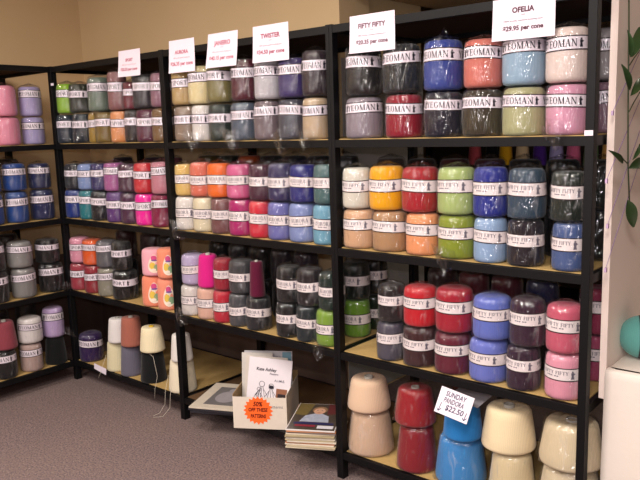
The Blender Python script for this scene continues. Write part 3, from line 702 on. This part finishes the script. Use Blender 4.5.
struct('wall_back_shade_lower', (-.659, .6185, 0), (1.60, .6245, .66), WALLSHADE)
struct('wall_left_shade_lower', (-.6595, -4.3, 0), (-.652, .618, .66), WALLSHADE)
struct('wall_return', (-.66, .871, 0), (1.575, 1.40, HC), wall_mat('pale wall paint', 'D6BC90'))
struct('wall_panel', (1.5755, .875, .02), (1.590, 1.395, 1.80), simple('grey wall panel', '9A9694', .8, .1, .08, 12))
struct('wall_panel_end', (1.6005, .63, .02), (1.606, .869, 1.80), simple('grey wall panel', '9A9694', .8, .1, .08, 12))
struct('wall_header', (1.601, .625, 2.12), (5.35, .80, HC - .001), WALL)
struct('wall_far', (-.66, 5.0, 0), (5.35, 5.2, HC), WALL)
DIM = wall_mat('darkened unseen wall', '6E5C4C')  # out-of-view walls coloured dark to cut bounce and film reflections
struct('wall_right', (5.35, -4.6, 0), (5.6, 5.2, HC), DIM)
struct('wall_front', (-.66, -4.6, 0), (5.35, -4.4, HC), DIM)
struct('ceiling_soffit', (1.601, .801, 2.12), (5.35, 4.999, 2.16), simple('soffit paint', 'C2A884', .9, .1, .04, 4))

# ------------------------------------------------------------------ far shelf seen through the gap above the second shelf
tF = thing('shelving_unit', 'dark shelving unit far behind the nearest bay, seen through its gaps', 'shelves', (1.6, 3.2, 0), 0, None)
for xa in (-1.2, 1.2):
    for ya in (-.15, .2):
        m = MB(); m.box((xa - .02, ya - .02, 0), (xa + .02, ya + .02, 1.85)); m.build('post', METAL, tF)
for z in (.12, .62, 1.13, 1.45, 1.83):
    m = MB(); m.box((-1.18, -.17, z - .03), (1.18, .22, z)); m.build('shelf_board', METAL, tF)
m = MB(); m.box((-1.2, .23, .1), (1.2, .25, 1.85)); m.build('added_dark_sheet', simple('gap darkness', '3A2E2A', .9, .1), tF)  # added dark sheet, stands in for the darkness behind the far cones
FAR = [(1.02, 'coral pink', 'E06070'), (1.17, 'black', '15131A'), (1.29, 'golden yellow', 'E0A81C'), (1.43, 'beige cream', 'D8BC98'),
       (1.57, 'bright purple', '5A2AA0'), (1.70, 'lilac', 'A8A0D8'), (1.83, 'rose pink', 'D86A98'), (1.96, 'leaf green', '5E8A50'), (2.09, 'pale orange', 'E0A860'), (2.22, 'pale tan', 'CDAE82')]
for x, cn, hx in FAR:
    t = thing('yarn_cone', f'{cn} yarn cone on the far shelf seen between the nearest bay\'s shelves', 'yarn cone', (x, 3.10, 1.1305), 0, 'yarn cones on the far shelf')
    m = MB(); m.lathe([(a * .056, b * .185) for a, b in P_TALL], 24); m.build('yarn', yarn_mat(hx), t)
    m = MB(); m.lathe([(.011, .175), (.011, .19), (.0005, .19)], 12); m.build('cone_core', CARDB, t)

# ------------------------------------------------------------------ price cards on the top rail
def flat_text(body, size, mat, parent, loc, width=None, bold=0.0, name='lettering', shear=0):
    cu = bpy.data.curves.new(name, 'FONT'); cu.body = body; cu.size = size; cu.align_x = 'CENTER'; cu.align_y = 'CENTER'
    cu.offset = bold; cu.shear = shear; cu.resolution_u = 3
    o = bpy.data.objects.new('tmp', cu); COL.objects.link(o)
    dg = bpy.context.evaluated_depsgraph_get(); dg.update()
    me = bpy.data.meshes.new_from_object(o.evaluated_get(dg))
    bpy.data.objects.remove(o)
    xs = [v.co.x for v in me.vertices]
    k = 1.0
    if width and xs: k = width / (max(xs) - min(xs))
    cx = (max(xs) + min(xs)) / 2
    for v in me.vertices: v.co = Vector(((v.co.x - cx) * k, 0, v.co.y)) + Vector(loc)
    me.materials.clear(); me.materials.append(mat)
    n = bpy.data.objects.new(name, me); COL.objects.link(n); n.parent = parent
    return n

def price_card(cx, z0, z1, w, title, price, ink, lean, tilt, shift=0):
    H = z1 - z0
    t = thing('price_card', f'white price card reading {title} clipped to the top rail', 'sign', (cx - .007, .0068, z0 - .001), 0, 'white price cards along the top rail')
    t.rotation_euler = (0, tilt, 0)
    m = MB(); n = 8; vs = []
    def P(u, v, o=0): # slight curl of the paper
        return ((u - .5) * w + shift * (1 - v), -.006 - .010 * (1 - v) ** 2 * lean - .004 * cos(u * 3.1) * (1 - v) + o, v * H)
    for j in range(n + 1):
        for i in range(n + 1): vs.append(P(i / n, j / n))
    for j in range(n + 1):
        for i in range(n + 1): vs.append(P(i / n, j / n, .0008))
    N = (n + 1) ** 2
    fs = [(j * (n + 1) + i, j * (n + 1) + i + 1, (j + 1) * (n + 1) + i + 1, (j + 1) * (n + 1) + i) for j in range(n) for i in range(n)]
    m.add(vs, fs + [tuple(N + k for k in reversed(f)) for f in fs], 0, True)
    m.build('card', WHITEC, t)
    rows = [(title, .175, .70, None, .0014), ('cones', .05, .585, None, .0), ('100% acrylic machine knitting yarn', .055, .45, .62, .0), (price, .155, .27, None, .0012)]
    if title == 'AURORA' or title == 'SPORT' : rows[0] = (title, .15, .62, None, .0014)
    for body, s, v, ww, bold in rows:
        o = flat_text(body, s * H, ink, t, (0, 0, 0), ww * w if ww else None, bold * .6)
        for vt in o.data.vertices:
            u = vt.co.x / w + .5; vv = v + vt.co.z / H
            p = P(u, vv); vt.co = Vector((p[0], p[1] - .0012, p[2]))
    return t
price_card(.7635, 1.748, 1.876, .178, 'SPORT', '$20.35 per cone', INKR, .6, .0, -.008)
price_card(1.170, 1.738, 1.886, .180, 'AURORA', '$26.35 per cone', INKR, .6, .0, -.003)
price_card(1.452, 1.742, 1.888, .190, 'JANEIRO', '$40.15 per cone', INKR, .8, .0, -.016)
price_card(1.738, 1.741, 1.889, .200, 'TWISTER', '$34.50 per cone', simple('rose ink', 'A85A6E', .7, .2), .6, .0, 0)
price_card(2.250, 1.735, 1.870, .200, 'FIFTY FIFTY', '$20.35 per cone', INKD, .4, .0, 0)
price_card(2.832, 1.722, 1.850, .205, 'OFELIA', '$29.95 per cone', simple('dark plum ink', '5E3C48', .7, .2), .4, .0, 0)

# small white shelf tags
def small_tag(x, z, w, h, label):
    t = thing('shelf_tag', label, 'tag', (x, -.0015, z))
    m = MB(); m.box((-w / 2, -.001, -h / 2), (w / 2, .0, h / 2)); m.build('tag_card', WHITEC, t)
small_tag(3.040, 1.425, .026, .016, 'tiny white tag on the right-hand post beside the top shelf')
small_tag(.012, 1.752, .030, .014, 'tiny white tag on the corner post beside the lime green cone')
t = thing('shelf_tag', 'white paper tag hanging at the purple cone on the bottom shelf', 'tag', (.275, -.006, .118))
m = MB(); m.add([(-.065, 0, -.004), (.060, -.004, -.016), (.068, -.004, .022), (-.060, 0, .030)], [(0, 1, 2, 3)]); m.add([(-.065, .001, -.004), (.060, -.003, -.016), (.068, -.003, .022), (-.060, .001, .030)], [(3, 2, 1, 0)])
m.build('tag_card', WHITEC, t)

# loose yarn ends hanging from the bare cones on the far bay's bottom shelf
def yarn_end(pts, name, which):
    own = next(o for o in COL.objects if o.name.startswith('yarn_cone') and o.get('label', '').startswith(which) and "far bay's bottom" in o['label'] and (' ' + name + ' row') in o['label'])
    m = MB(); m.tube([Vector(p) - own.location for p in pts], .0008, 6); m.build('loose_yarn_end', yarn_mat('DDD2C0'), own)
yarn_end([(.70, .035, .285), (.80, -.012, .30), (.83, -.016, .20), (.80, -.016, .12), (.797, -.018, .071)], 'upper', 'cream ')
yarn_end([(.90, .033, .19), (.925, -.012, .118), (.925, -.02, .05), (.90, -.05, .006), (.86, -.08, .003)], 'lower', 'cream ')
yarn_end([(.86, .033, .20), (.885, -.012, .13), (.885, -.02, .06), (.875, -.05, .02), (.845, -.07, .003)], 'upper', 'white narrow ')
yarn_end([(.285, .033, .2), (.29, -.01, .12), (.275, -.014, .09), (.262, -.015, .07)], 'lower', 'pale cream ')

# ------------------------------------------------------------------ things on the middle bay's bottom shelf
Zs = LV[0] + .0030
ang = math.radians(31)
# cardboard box of patterns
bx = thing('cardboard_box', 'white cardboard box of knitting patterns with an orange starburst on its front', 'box', (1.502, -.102, Zs), ang)
CB = simple('white cardboard', 'D9CDBF', .7, .3, .05); CBI = simple('cardboard inside', 'A08660', .8, .2, .08)
W, DP, HB = .250, .28, .150
for nm, a, b, mt in (('box_panel', (0, 0, 0), (W, .003, HB), CB), ('box_panel', (0, DP - .003, 0), (W, DP, HB + .035), CBI), ('box_panel', (0, .003, 0), (.003, DP - .003, HB + .012), CBI),
                     ('box_panel', (W - .003, .003, 0), (W, DP - .003, HB + .012), CB), ('box_base', (.003, .003, 0), (W - .003, DP - .003, .003), CBI)):
    m = MB(); m.box(a, b); m.build(nm, mt, bx)
flat_text('patterns', .02, INKG, bx, (.20, -.0008, .107), None, 0.0)
# starburst sticker
st = thing('starburst_sticker', 'orange starburst sticker with handwritten offer on the white cardboard box', 'sticker', (1.502 + cos(ang) * .118, -.102 + sin(ang) * .118, Zs + .088), ang)
m = MB(); n = 20; vs = [(0, -.0012, 0)]
for k in range(2 * n):
    rr = .068 if k % 2 == 0 else .056
    vs.append((rr * cos(pi * k / n) * 1.02, -.0012, rr * sin(pi * k / n)))
m.add(vs, [(0, 1 + k, 1 + (k + 1) % (2 * n)) for k in range(2 * n)]); m.build('sticker_face', simple('fluorescent orange', 'FF6A28', .6, .3, .03), st)
HAND = simple('maroon marker', '5A1410', .7, .2)
for body, z, w, s in (('50%', .030, .045, .030), ('OFF THESE', .003, .090, .024), ('PATTERNS', -.027, .072, .024)):
    flat_text(body, s, HAND, st, (0, -.002, z), w, .0008, shear=.2)
# pattern leaflets standing in the box
def leaflet(name, label, dx, dy, w, h, lean, roll, mat, deco=0):
    c = Vector((1.502, -.102, 0)); u = Vector((cos(ang), sin(ang), 0)); v = Vector((-sin(ang), cos(ang), 0))
    p = c + u * dx + v * dy
    t = thing('pattern_leaflet', label, 'leaflet', (p.x, p.y, Zs + .012), 0, 'pattern leaflets in the cardboard box')
    t.rotation_euler = Matrix.Rotation(ang, 4, 'Z').__matmul__(Matrix.Rotation(-lean, 4, 'X')).__matmul__(Matrix.Rotation(roll, 4, 'Y')).to_euler()
    m = MB(); m.box((0, 0, 0), (w, .003, h)); m.build('sheet', mat, t, .0005)
    if deco:
        flat_text('Kate Ashley', .021, INK, t, (w * .42, -.0012, h * .82), .095, .0004, shear=.1)
        flat_text('Pattern', .013, INKG, t, (w * .60, -.0012, h * .76), .040, .0002)
        flat_text('A.I.M.E.', .015, INKG, t, (w * .74, -.0012, h * .66), .050, .0002)
        pic = MB()
        for fx, s in ((.34, 1.0), (.56, .92), (.28, .7)):     # line drawing of three standing figures
            zz = h * .30
            for a0 in range(10):
                a = a0 * pi / 5; b = a + pi / 5; r = .014 * s
                pic.add([(w*fx + r*cos(a), -.0012, zz + .085*s + r*sin(a)), (w*fx + r*cos(b), -.0012, zz + .085*s + r*sin(b)),
                         (w*fx + (r-.002)*cos(b), -.0012, zz + .085*s + (r-.002)*sin(b)), (w*fx + (r-.002)*cos(a), -.0012, zz + .085*s + (r-.002)*sin(a))], [(0, 1, 2, 3)])
            for (ax, az, b_x, bz) in ((-.006, .072, -.022, .0), (.006, .072, .022, .0), (-.022, 0, .022, 0), (-.01, .06, -.03, .03), (.01, .06, .028, .035), (0, .07, 0, .01), (-.01, -.045, -.008, 0), (.01, -.045, .008, 0)):
                A = Vector((w*fx + ax*s, -.0012, zz + az*s)); B = Vector((w*fx + b_x*s, -.0012, zz + bz*s)); nrm = Vector((-(B-A).z, 0, (B-A).x)).normalized() * .0009
                pic.add([A - nrm, B - nrm, B + nrm, A + nrm], [(0, 1, 2, 3)])
        pic.add([(w*.50, -.0012, h*.53), (w*.62, -.0012, h*.53), (w*.60, -.0012, h*.58), (w*.52, -.0012, h*.58)], [(0, 1, 2, 3)])
        pic.build('line_drawing', INK, t)
        ph = MB(); ph.box((w * .68, -.0015, h * .30), (w * .93, -.0002, h * .54)); ph.box((w * .72, -.002, h * .30), (w * .90, -.0016, h * .46), 1)
        ph.box((w*.74, -.0024, h*.36), (w*.79, -.0021, h*.40), 2); ph.box((w*.83, -.0024, h*.37), (w*.88, -.0021, h*.41), 2)
        ph.build('small_photo', [simple('brown photo', '8A5A42', .4), simple('dark photo', '2A2024', .4), simple('pale photo', 'C8B8B0', .4)], t)
    return t
leaflet('l', 'front white pattern leaflet with line-drawn figures standing in the cardboard box', .030, .075, .205, .295, .16, .09, simple('glossy white paper', 'E2DAE0', .25, .5, .03), 1)
leaflet('l', 'white pattern leaflet just behind the figure-drawing leaflet in the cardboard box', .018, .105, .200, .290, .15, .05, simple('cream paper', 'C8BEB4', .4, .4))
l3 = leaflet('l', 'grey pattern leaflet with blue corner at the back of the cardboard box', .014, .145, .232, .300, .13, .0, simple('grey glossy paper', 'B4B0B4', .3, .5))
m = MB(); m.box((.185, -.0012, .235), (.228, -.0003, .296)); m.build('blue_corner', simple('blue grey print', '6A8E9E', .4), l3)
flat_text('knitting pattern', .016, INKG, l3, (.12, -.0012, .275), .11, .0)
leaflet('l', 'pale leaflet leaning at the left inside the cardboard box', .006, .125, .150, .296, .145, .0, simple('beige leaflet', 'C4BDB6', .4, .4))

# stack of magazines: each one a thing of its own
ma = math.radians(29); mc = Vector((1.835, -.111, 0)); mu = Vector((cos(ma), sin(ma), 0)); mv = Vector((-sin(ma), cos(ma), 0))
NM = 13; th = .0066; rr = random.Random(3)
cols = ['C9BCA4', 'B9A98C', 'D2C6B4', 'C07E5A', 'CABFAE', 'B8A888', 'D6CCBC', 'C4B59C', 'A89878', 'D0C4B0', '7C6E6A', 'C98A60', 'D8D0CC']
names = ['cream', 'tan', 'ivory', 'orange-edged', 'stone', 'sand', 'off-white', 'buff', 'brown-edged', 'ecru', 'dark grey', 'peach-edged', 'white']
for i in range(NM - 1):
    off = mc + mu * rr.uniform(-.006, .006) + mv * rr.uniform(-.006, .006)
    t = thing('magazine', f'{names[i]} magazine in the stack right of the cardboard box, {["lowest", "second", "third", "fourth", "fifth", "sixth", "seventh", "eighth", "ninth", "tenth", "eleventh", "twelfth"][i]} from the bottom', 'magazine', (off.x, off.y, Zs + i * th), ma + rr.uniform(-.04, .04), 'magazines stacked on the bottom shelf')
    m = MB(); m.box((0, 0, 0.0002), (.213, .29, th - .0004)); m.build('pages', simple('magazine ' + names[i], cols[i], .6, .3, .15, 40), t, .001)
t = thing('magazine', 'top magazine of the stack, cover showing a person in a pale blue jumper', 'magazine', (mc.x, mc.y, Zs + 12 * th), ma, 'magazines stacked on the bottom shelf')
m = MB(); m.box((0, 0, .0002), (.213, .29, .006)); m.build('pages', simple('magazine white', 'D8D0CC', .5), t, .001)
cv = MB(); zc = .0066
def patch(pts, mi, dz=0): cv.add([(a, b, zc + dz) for a, b in pts], [tuple(range(len(pts)))], mi)
def disc(cx, cy, rx, ry, mi, dz, n=16): patch([(cx + rx * cos(2*pi*k/n), cy + ry * sin(2*pi*k/n)) for k in range(n)], mi, dz)
patch([(.004, .004), (.209, .004), (.209, .286), (.004, .286)], 0)
patch([(.004, .16), (.06, .15), (.075, .286), (.004, .286)], 1, .0002)
patch([(.15, .17), (.209, .18), (.209, .286), (.14, .286)], 6, .0002)
patch([(.040, .085), (.170, .085), (.160, .150), (.128, .175), (.092, .175), (.055, .150)], 2, .0004)
disc(.110, .215, .034, .040, 4, .0005); disc(.110, .203, .026, .034, 3, .0007)
disc(.100, .210, .003, .003, 5, .0009, 8); disc(.120, .210, .003, .003, 5, .0009, 8); patch([(.102, .186), (.118, .186), (.115, .182), (.105, .182)], 7, .0009)
patch([(.02, .060), (.195, .060), (.195, .078), (.02, .078)], 5, .0006); patch([(.03, .035), (.12, .035), (.12, .052), (.03, .052)], 7, .0006)
patch([(.13, .020), (.20, .020), (.20, .050), (.13, .050)], 8, .0006)
cv.build('cover', [simple('cover dark', '4A4038', .3, .6, .5, 45), simple('cover olive', '6E5E38', .3), simple('cover jumper', 'A4A8B8', .3, .5, .3, 70), simple('cover face', 'C89A80', .3),
                   simple('cover hair', '8A6A50', .3), simple('cover navy', '2E2E5A', .3), simple('cover red brown', '5E2E2E', .3), simple('cover crimson', '8E2A3C', .3), simple('cover white', 'D6D2DA', .3)], t)

# framed pictures / albums lying flat
fa = atan2(.097, .214); fcx = Vector((1.196, -.112, 0))
FM = [simple('dark frame', '26242C', .4, .5), simple('cream mount', 'C4B8A8', .6), simple('grey photo print', '6E6A6A', .35, .5, .25, 18), simple('pale photo print', '9A9498', .35, .5, .2, 25)]
def folio(i, label, off, rot, thick, top):
    t = thing('pattern_album', label, 'album', (fcx.x + off[0], fcx.y + off[1], Zs + i * .0125), fa + rot, 'albums beside the cardboard box')
    m = MB(); m.box((0, 0, .0003), (.27, .33, thick)); m.build('cover_board', FM[0] if not top else FM[1], t, .001)
    if top:
        p = MB(); p.box((.055, .045, thick), (.225, .275, thick + .0008), 0)
        n = 18; p.add([(.14 + .06 * cos(2*pi*k/n), .15 + .075 * sin(2*pi*k/n), thick + .0012) for k in range(n)], [tuple(range(n))], 1)
        p.add([(.14 + .022 * cos(2*pi*k/n), .232 + .026 * sin(2*pi*k/n), thick + .0014) for k in range(n)], [tuple(range(n))], 1)
        p.build('photo_print', [FM[2], FM[3]], t)
        s = MB(); s.box((-.001, -.001, .0003), (.0, .331, thick)); s.build('edge_strip', FM[0], t)
folio(0, 'dark album at the bottom of the pile left of the cardboard box', (.005, .005), .03, .011, False)
folio(1, 'dark album in the middle of the pile left of the cardboard box', (-.006, .0), -.02, .011, False)
folio(2, 'cream album with grey photograph on top, left of the cardboard box', (.0, .0), .0, .008, True)

# ------------------------------------------------------------------ handwritten sign and grey card on the blue cones
def frame_quad(TL, TR, BL):
    TL, TR, BL = Vector(TL), Vector(TR), Vector(BL)
    xa = (TR - TL).normalized(); za = (TL - BL); za = (za - xa * za.dot(xa)).normalized(); ya = za.cross(xa)
    M = Matrix((xa, ya, za)).transposed().to_4x4(); M.translation = BL
    return M, (TR - TL).length, (TL - BL).length
M_, w_, h_ = frame_quad(SIGN[0], SIGN[1], SIGN[2])
t = thing('handwritten_sign', 'white handwritten sign with two arrows tilted in front of the blue cone', 'sign'); t.matrix_world = M_
m = MB(); m.box((0, 0, 0), (w_, .0012, h_)); m.build('card', WHITEC, t)
PEN = simple('blue black pen', '3A3450', .7, .2)
flat_text('SUNDAY', .026, PEN, t, (w_ * .50, -.0008, h_ * .80), w_ * .62, .0004, shear=.15)
flat_text('PANDORA', .026, PEN, t, (w_ * .48, -.0008, h_ * .55), w_ * .60, .0003, shear=.15)
flat_text('$22.50', .028, PEN, t, (w_ * .56, -.0008, h_ * .29), w_ * .55, .0005, shear=.15)
ar = MB()
for cx, z1 in ((.12, .42), (.90, .38)):
    for (ax, az, b_x, bz) in ((cx + .02, z1, cx - .01, .08), (cx - .07, .17, cx - .01, .08), (cx + .06, .20, cx - .01, .08)):
        A = Vector((ax * w_, -.0008, az * h_)); B = Vector((b_x * w_, -.0008, bz * h_)); nr = Vector((-(B-A).z, 0, (B-A).x)).normalized() * .0012
        ar.add([A - nr, B - nr, B + nr, A + nr], [(0, 1, 2, 3)])
ar.build('arrows', PEN, t)
t = thing('grey_card', 'blank grey card resting on top of the bare blue cone', 'card', (2.615, .075, .4620))
m = MB(); m.add([(-.07, -.045, .012), (.055, -.065, -.002), (.075, .05, .030), (-.06, .06, .030), (-.07, -.045, .0135), (.055, -.065, -.0005), (.075, .05, .0315), (-.06, .06, .0315)],
                [(0, 3, 2, 1), (4, 5, 6, 7), (0, 1, 5, 4), (1, 2, 6, 5), (2, 3, 7, 6), (3, 0, 4, 7)])
m.build('card', simple('grey card', '7E7A80', .7), t)

# ------------------------------------------------------------------ white board, vine, thread, draped table, teal ball
bd = thing('display_board', 'white upright display board beside the nearest bay, holding vine and thread', 'board', (3.07, .65, .56))
m = MB(); m.box((-.010, -.55, 0), (.0125, .75, 2.10 - .56)); m.build('board_panel', simple('white board', 'F4E2D8', .6, .3, .03, 5), bd, .002)
m = MB(); m.box((-.006, .60, -.56), (.008, .64, 0)); m.box((-.006, -.10, -.56), (.008, -.06, 0)); m.build('board_leg', METAL, bd)
vx = 3.0905
LEAF = simple('glossy dark leaf', '2F4A26', .35, .6, .3, 60); STEM = simple('green stem', '3F4A30', .6)
vn = thing('hanging_vine', 'trailing vine with dark green leaves on the white display board', 'plant', (vx, .2, 1.2))
def V(y, z, x=0): return (x, y - .2, z - 1.2)
m = MB()
m.tube([V(.150, 1.848, .004), V(.164, 1.732, .004), V(.172, 1.631, .004), V(.188, 1.46, .004), V(.205, 1.318, .004), V(.214, 1.198, .010)], .0026, 6)
for a in VTWIG: m.tube([V(*p, .006) for p in a], .0018, 6)
m.build('stem', STEM, vn)
m = MB()
for (b, tpt, wd, bend) in VLEAF:
    B = Vector(V(*b, .0195)); T = Vector(V(*tpt, .0195)); ax = T - B; L = ax.length; ax.normalize()
    nrm = Vector((.70, -.71, .1)); sd = ax.cross(nrm).normalized(); nrm = sd.cross(ax).normalized(); n = 8; vs = []
    for i in range(n + 1):
        f = i / n; ww = wd * (sin(pi * min(1, f * .96 + .02)) ** .8) * (1.15 - .4 * f)
        c = B + ax * (L * f) + nrm * (.010 * sin(pi * f) * bend)
        vs += [c - sd * ww + nrm * .004, c, c + sd * ww + nrm * .004]
    m.add(vs, [(3*i + j, 3*i + j + 1, 3*i + j + 4, 3*i + j + 3) for i in range(n) for j in (0, 1)], 0, True)
m.build('leaves', LEAF, vn)
tr = thing('purple_thread', 'thin purple thread zigzagging over pins on the white display board', 'thread', (3.0824, .2, 1.2))
m = MB()
for a, b in THREAD: m.tube([V(*a, .0015), V(*b, .0015)], .0008, 5)
m.build('thread', simple('purple thread', '9A7AB4', .7), tr)
for a, b in THREAD:
    y, z = b; m = MB(); m.box(V(y - .005, z - .007, 0), V(y + .005, z + .007, .006)); m.build('pin', simple('lilac pins', 'C8A8CC', .5), tr)

tb = thing('draped_table', 'low display table draped in a white cloth beside the shelves', 'table', (3.385, .41, 0))
m = MB(); rn = random.Random(5); n = 96; pts = []
w2, d2, rc = .30, .33, .03
def rect_pt(s):
    per = [2 * w2, 2 * d2, 2 * w2, 2 * d2]; L = sum(per); u = s * L
    if u < per[0]: return (-w2 + u, -d2, 0, -1)
    u -= per[0]
    if u < per[1]: return (w2, -d2 + u, 1, 0)
    u -= per[1]
    if u < per[2]: return (w2 - u, d2, 0, 1)
    u -= per[2]
    return (-w2, d2 - u, -1, 0)
rows = [(.667, -.04), (.6665, -.004), (.660, .0), (.64, .001), (.5, .004), (.3, .008), (.12, .012), (.004, .014)]
vs = []
for z, o in rows:
    for k in range(n):
        x, y, nx, ny = rect_pt(k / n)
        fold = (sin(k * 1.1) * .5 + sin(k * .53 + 1) * .5) * .012 * max(0, (.66 - z) / .66) * (1 if nx >= 0 else .3)
        vs.append((x + nx * (o + fold) if nx >= 0 else x + nx * (min(o, .0) + 0), y + ny * (o + fold), z + (.002 * sin(k * .7) if .64 < z < .666 else 0)))
fs = [(i * n + k, i * n + (k + 1) % n, (i + 1) * n + (k + 1) % n, (i + 1) * n + k) for i in range(len(rows) - 1) for k in range(n)]
fs = [tuple(reversed(f)) for f in fs] + [tuple(range(n))]
m.add(vs, fs, 0, True)
m.build('cloth', simple('white cloth', 'E2D6CC', .85, .2, .05, 8, .3, 60), tb)
tbl = thing('yarn_ball', 'teal yarn ball with a dark band on the draped white table', 'yarn ball', BALL)
R_ = .073
m = MB(); m.lathe([(R_ * sin(pi * k / 20) * 1.0 + .0001, R_ * .98 * (1 - cos(pi * k / 20))) for k in range(21)], 40)
m.build('yarn', yarn_mat('5E9E98'), tbl)
m = MB(); c0 = Vector((.0, 0, R_ * .98)); vs = []
for k in range(40):
    t_ = 2 * pi * k / 40
    for o in (-.016, .016):
        rb = sqrt(R_ ** 2 - o ** 2) * 1.012
        p = Vector((o + .004, rb * cos(t_), rb * sin(t_)))
        p = Matrix.Rotation(.35, 3, 'Z') @ p
        vs.append(c0 + p)
m.add(vs, [(2*k, 2*((k+1) % 40), 2*((k+1) % 40)+1, 2*k+1) for k in range(40)], 0, True)
m.build('paper_band', simple('dark ball band', '1E1A20', .5), tbl)

# ------------------------------------------------------------------ light
def area(name, loc, sx, sy, power, color, rot=(0, 0, 0)):
    l = bpy.data.lights.new(name, 'AREA'); l.shape = 'RECTANGLE'; l.size = sx; l.size_y = sy; l.energy = power; l.color = color
    o = bpy.data.objects.new(name, l); COL.objects.link(o); o.location = loc; o.rotation_euler = rot
    return o
WARM = (1.0, .93, .86)
area('overhead_light', (0.8, -2.0, 2.70), .2, 1.2, 50.6, WARM)
area('overhead_light', (2.2, -1.7, 2.70), .2, 1.2, 50.6, WARM)
area('overhead_light', (3.7, -2.0, 2.70), .2, 1.2, 50.6, WARM)
area('overhead_light', (2.6, -3.6, 2.70), 1.4, .2, 69.0, WARM)
area('overhead_light', (3.6, 2.2, 2.10), .3, 1.2, 10.3, (1.0, .90, .72))  # added fill in the back room to brighten the far cones
for wx in (.1, 1.9, 3.4, 4.9):  # added strips behind the camera, for vertical highlights on the film
    area('added_streak_light', (wx, -4.2, 1.9), .22, 1.1, 10.3, (1.0, .95, .96), (math.radians(90), 0, 0))
fl = area('camera_flash', (3.80, -2.2, 1.56), .05, .03, 13.8, (1.0, .92, .97))
fl.rotation_euler = (Vector((1.6, .1, 1.0)) - fl.location).to_track_quat('-Z', 'Y').to_euler()
w = bpy.data.worlds.new('World'); scene.world = w; w.use_nodes = True
w.node_tree.nodes['Background'].inputs[0].default_value = (1, .88, .8, 1); w.node_tree.nodes['Background'].inputs[1].default_value = .035

# ------------------------------------------------------------------ camera
pitch, roll, yaw = .1568, -.03, .7043
cy, sy = cos(yaw), sin(yaw)
fw = Vector((-sy * cos(pitch), cy * cos(pitch), -sin(pitch))); rt = Vector((cy, sy, 0)); up = rt.cross(fw)
r2 = rt * cos(roll) + up * sin(roll); u2 = -rt * sin(roll) + up * cos(roll)
cam = bpy.data.cameras.new('camera'); cam.sensor_width = 36; cam.lens = 709.35 / 640 * 36; cam.clip_start = .02
co = bpy.data.objects.new('camera', cam); COL.objects.link(co)
M = Matrix((r2, u2, -fw)).transposed().to_4x4(); M.translation = CAM
co.matrix_world = M
scene.camera = co
scene.view_settings.view_transform = 'Standard'
scene.view_settings.look = 'None'
scene.view_settings.exposure = 0.0
scene.cycles.transparent_max_bounces = 16
scene.cycles.max_bounces = 6
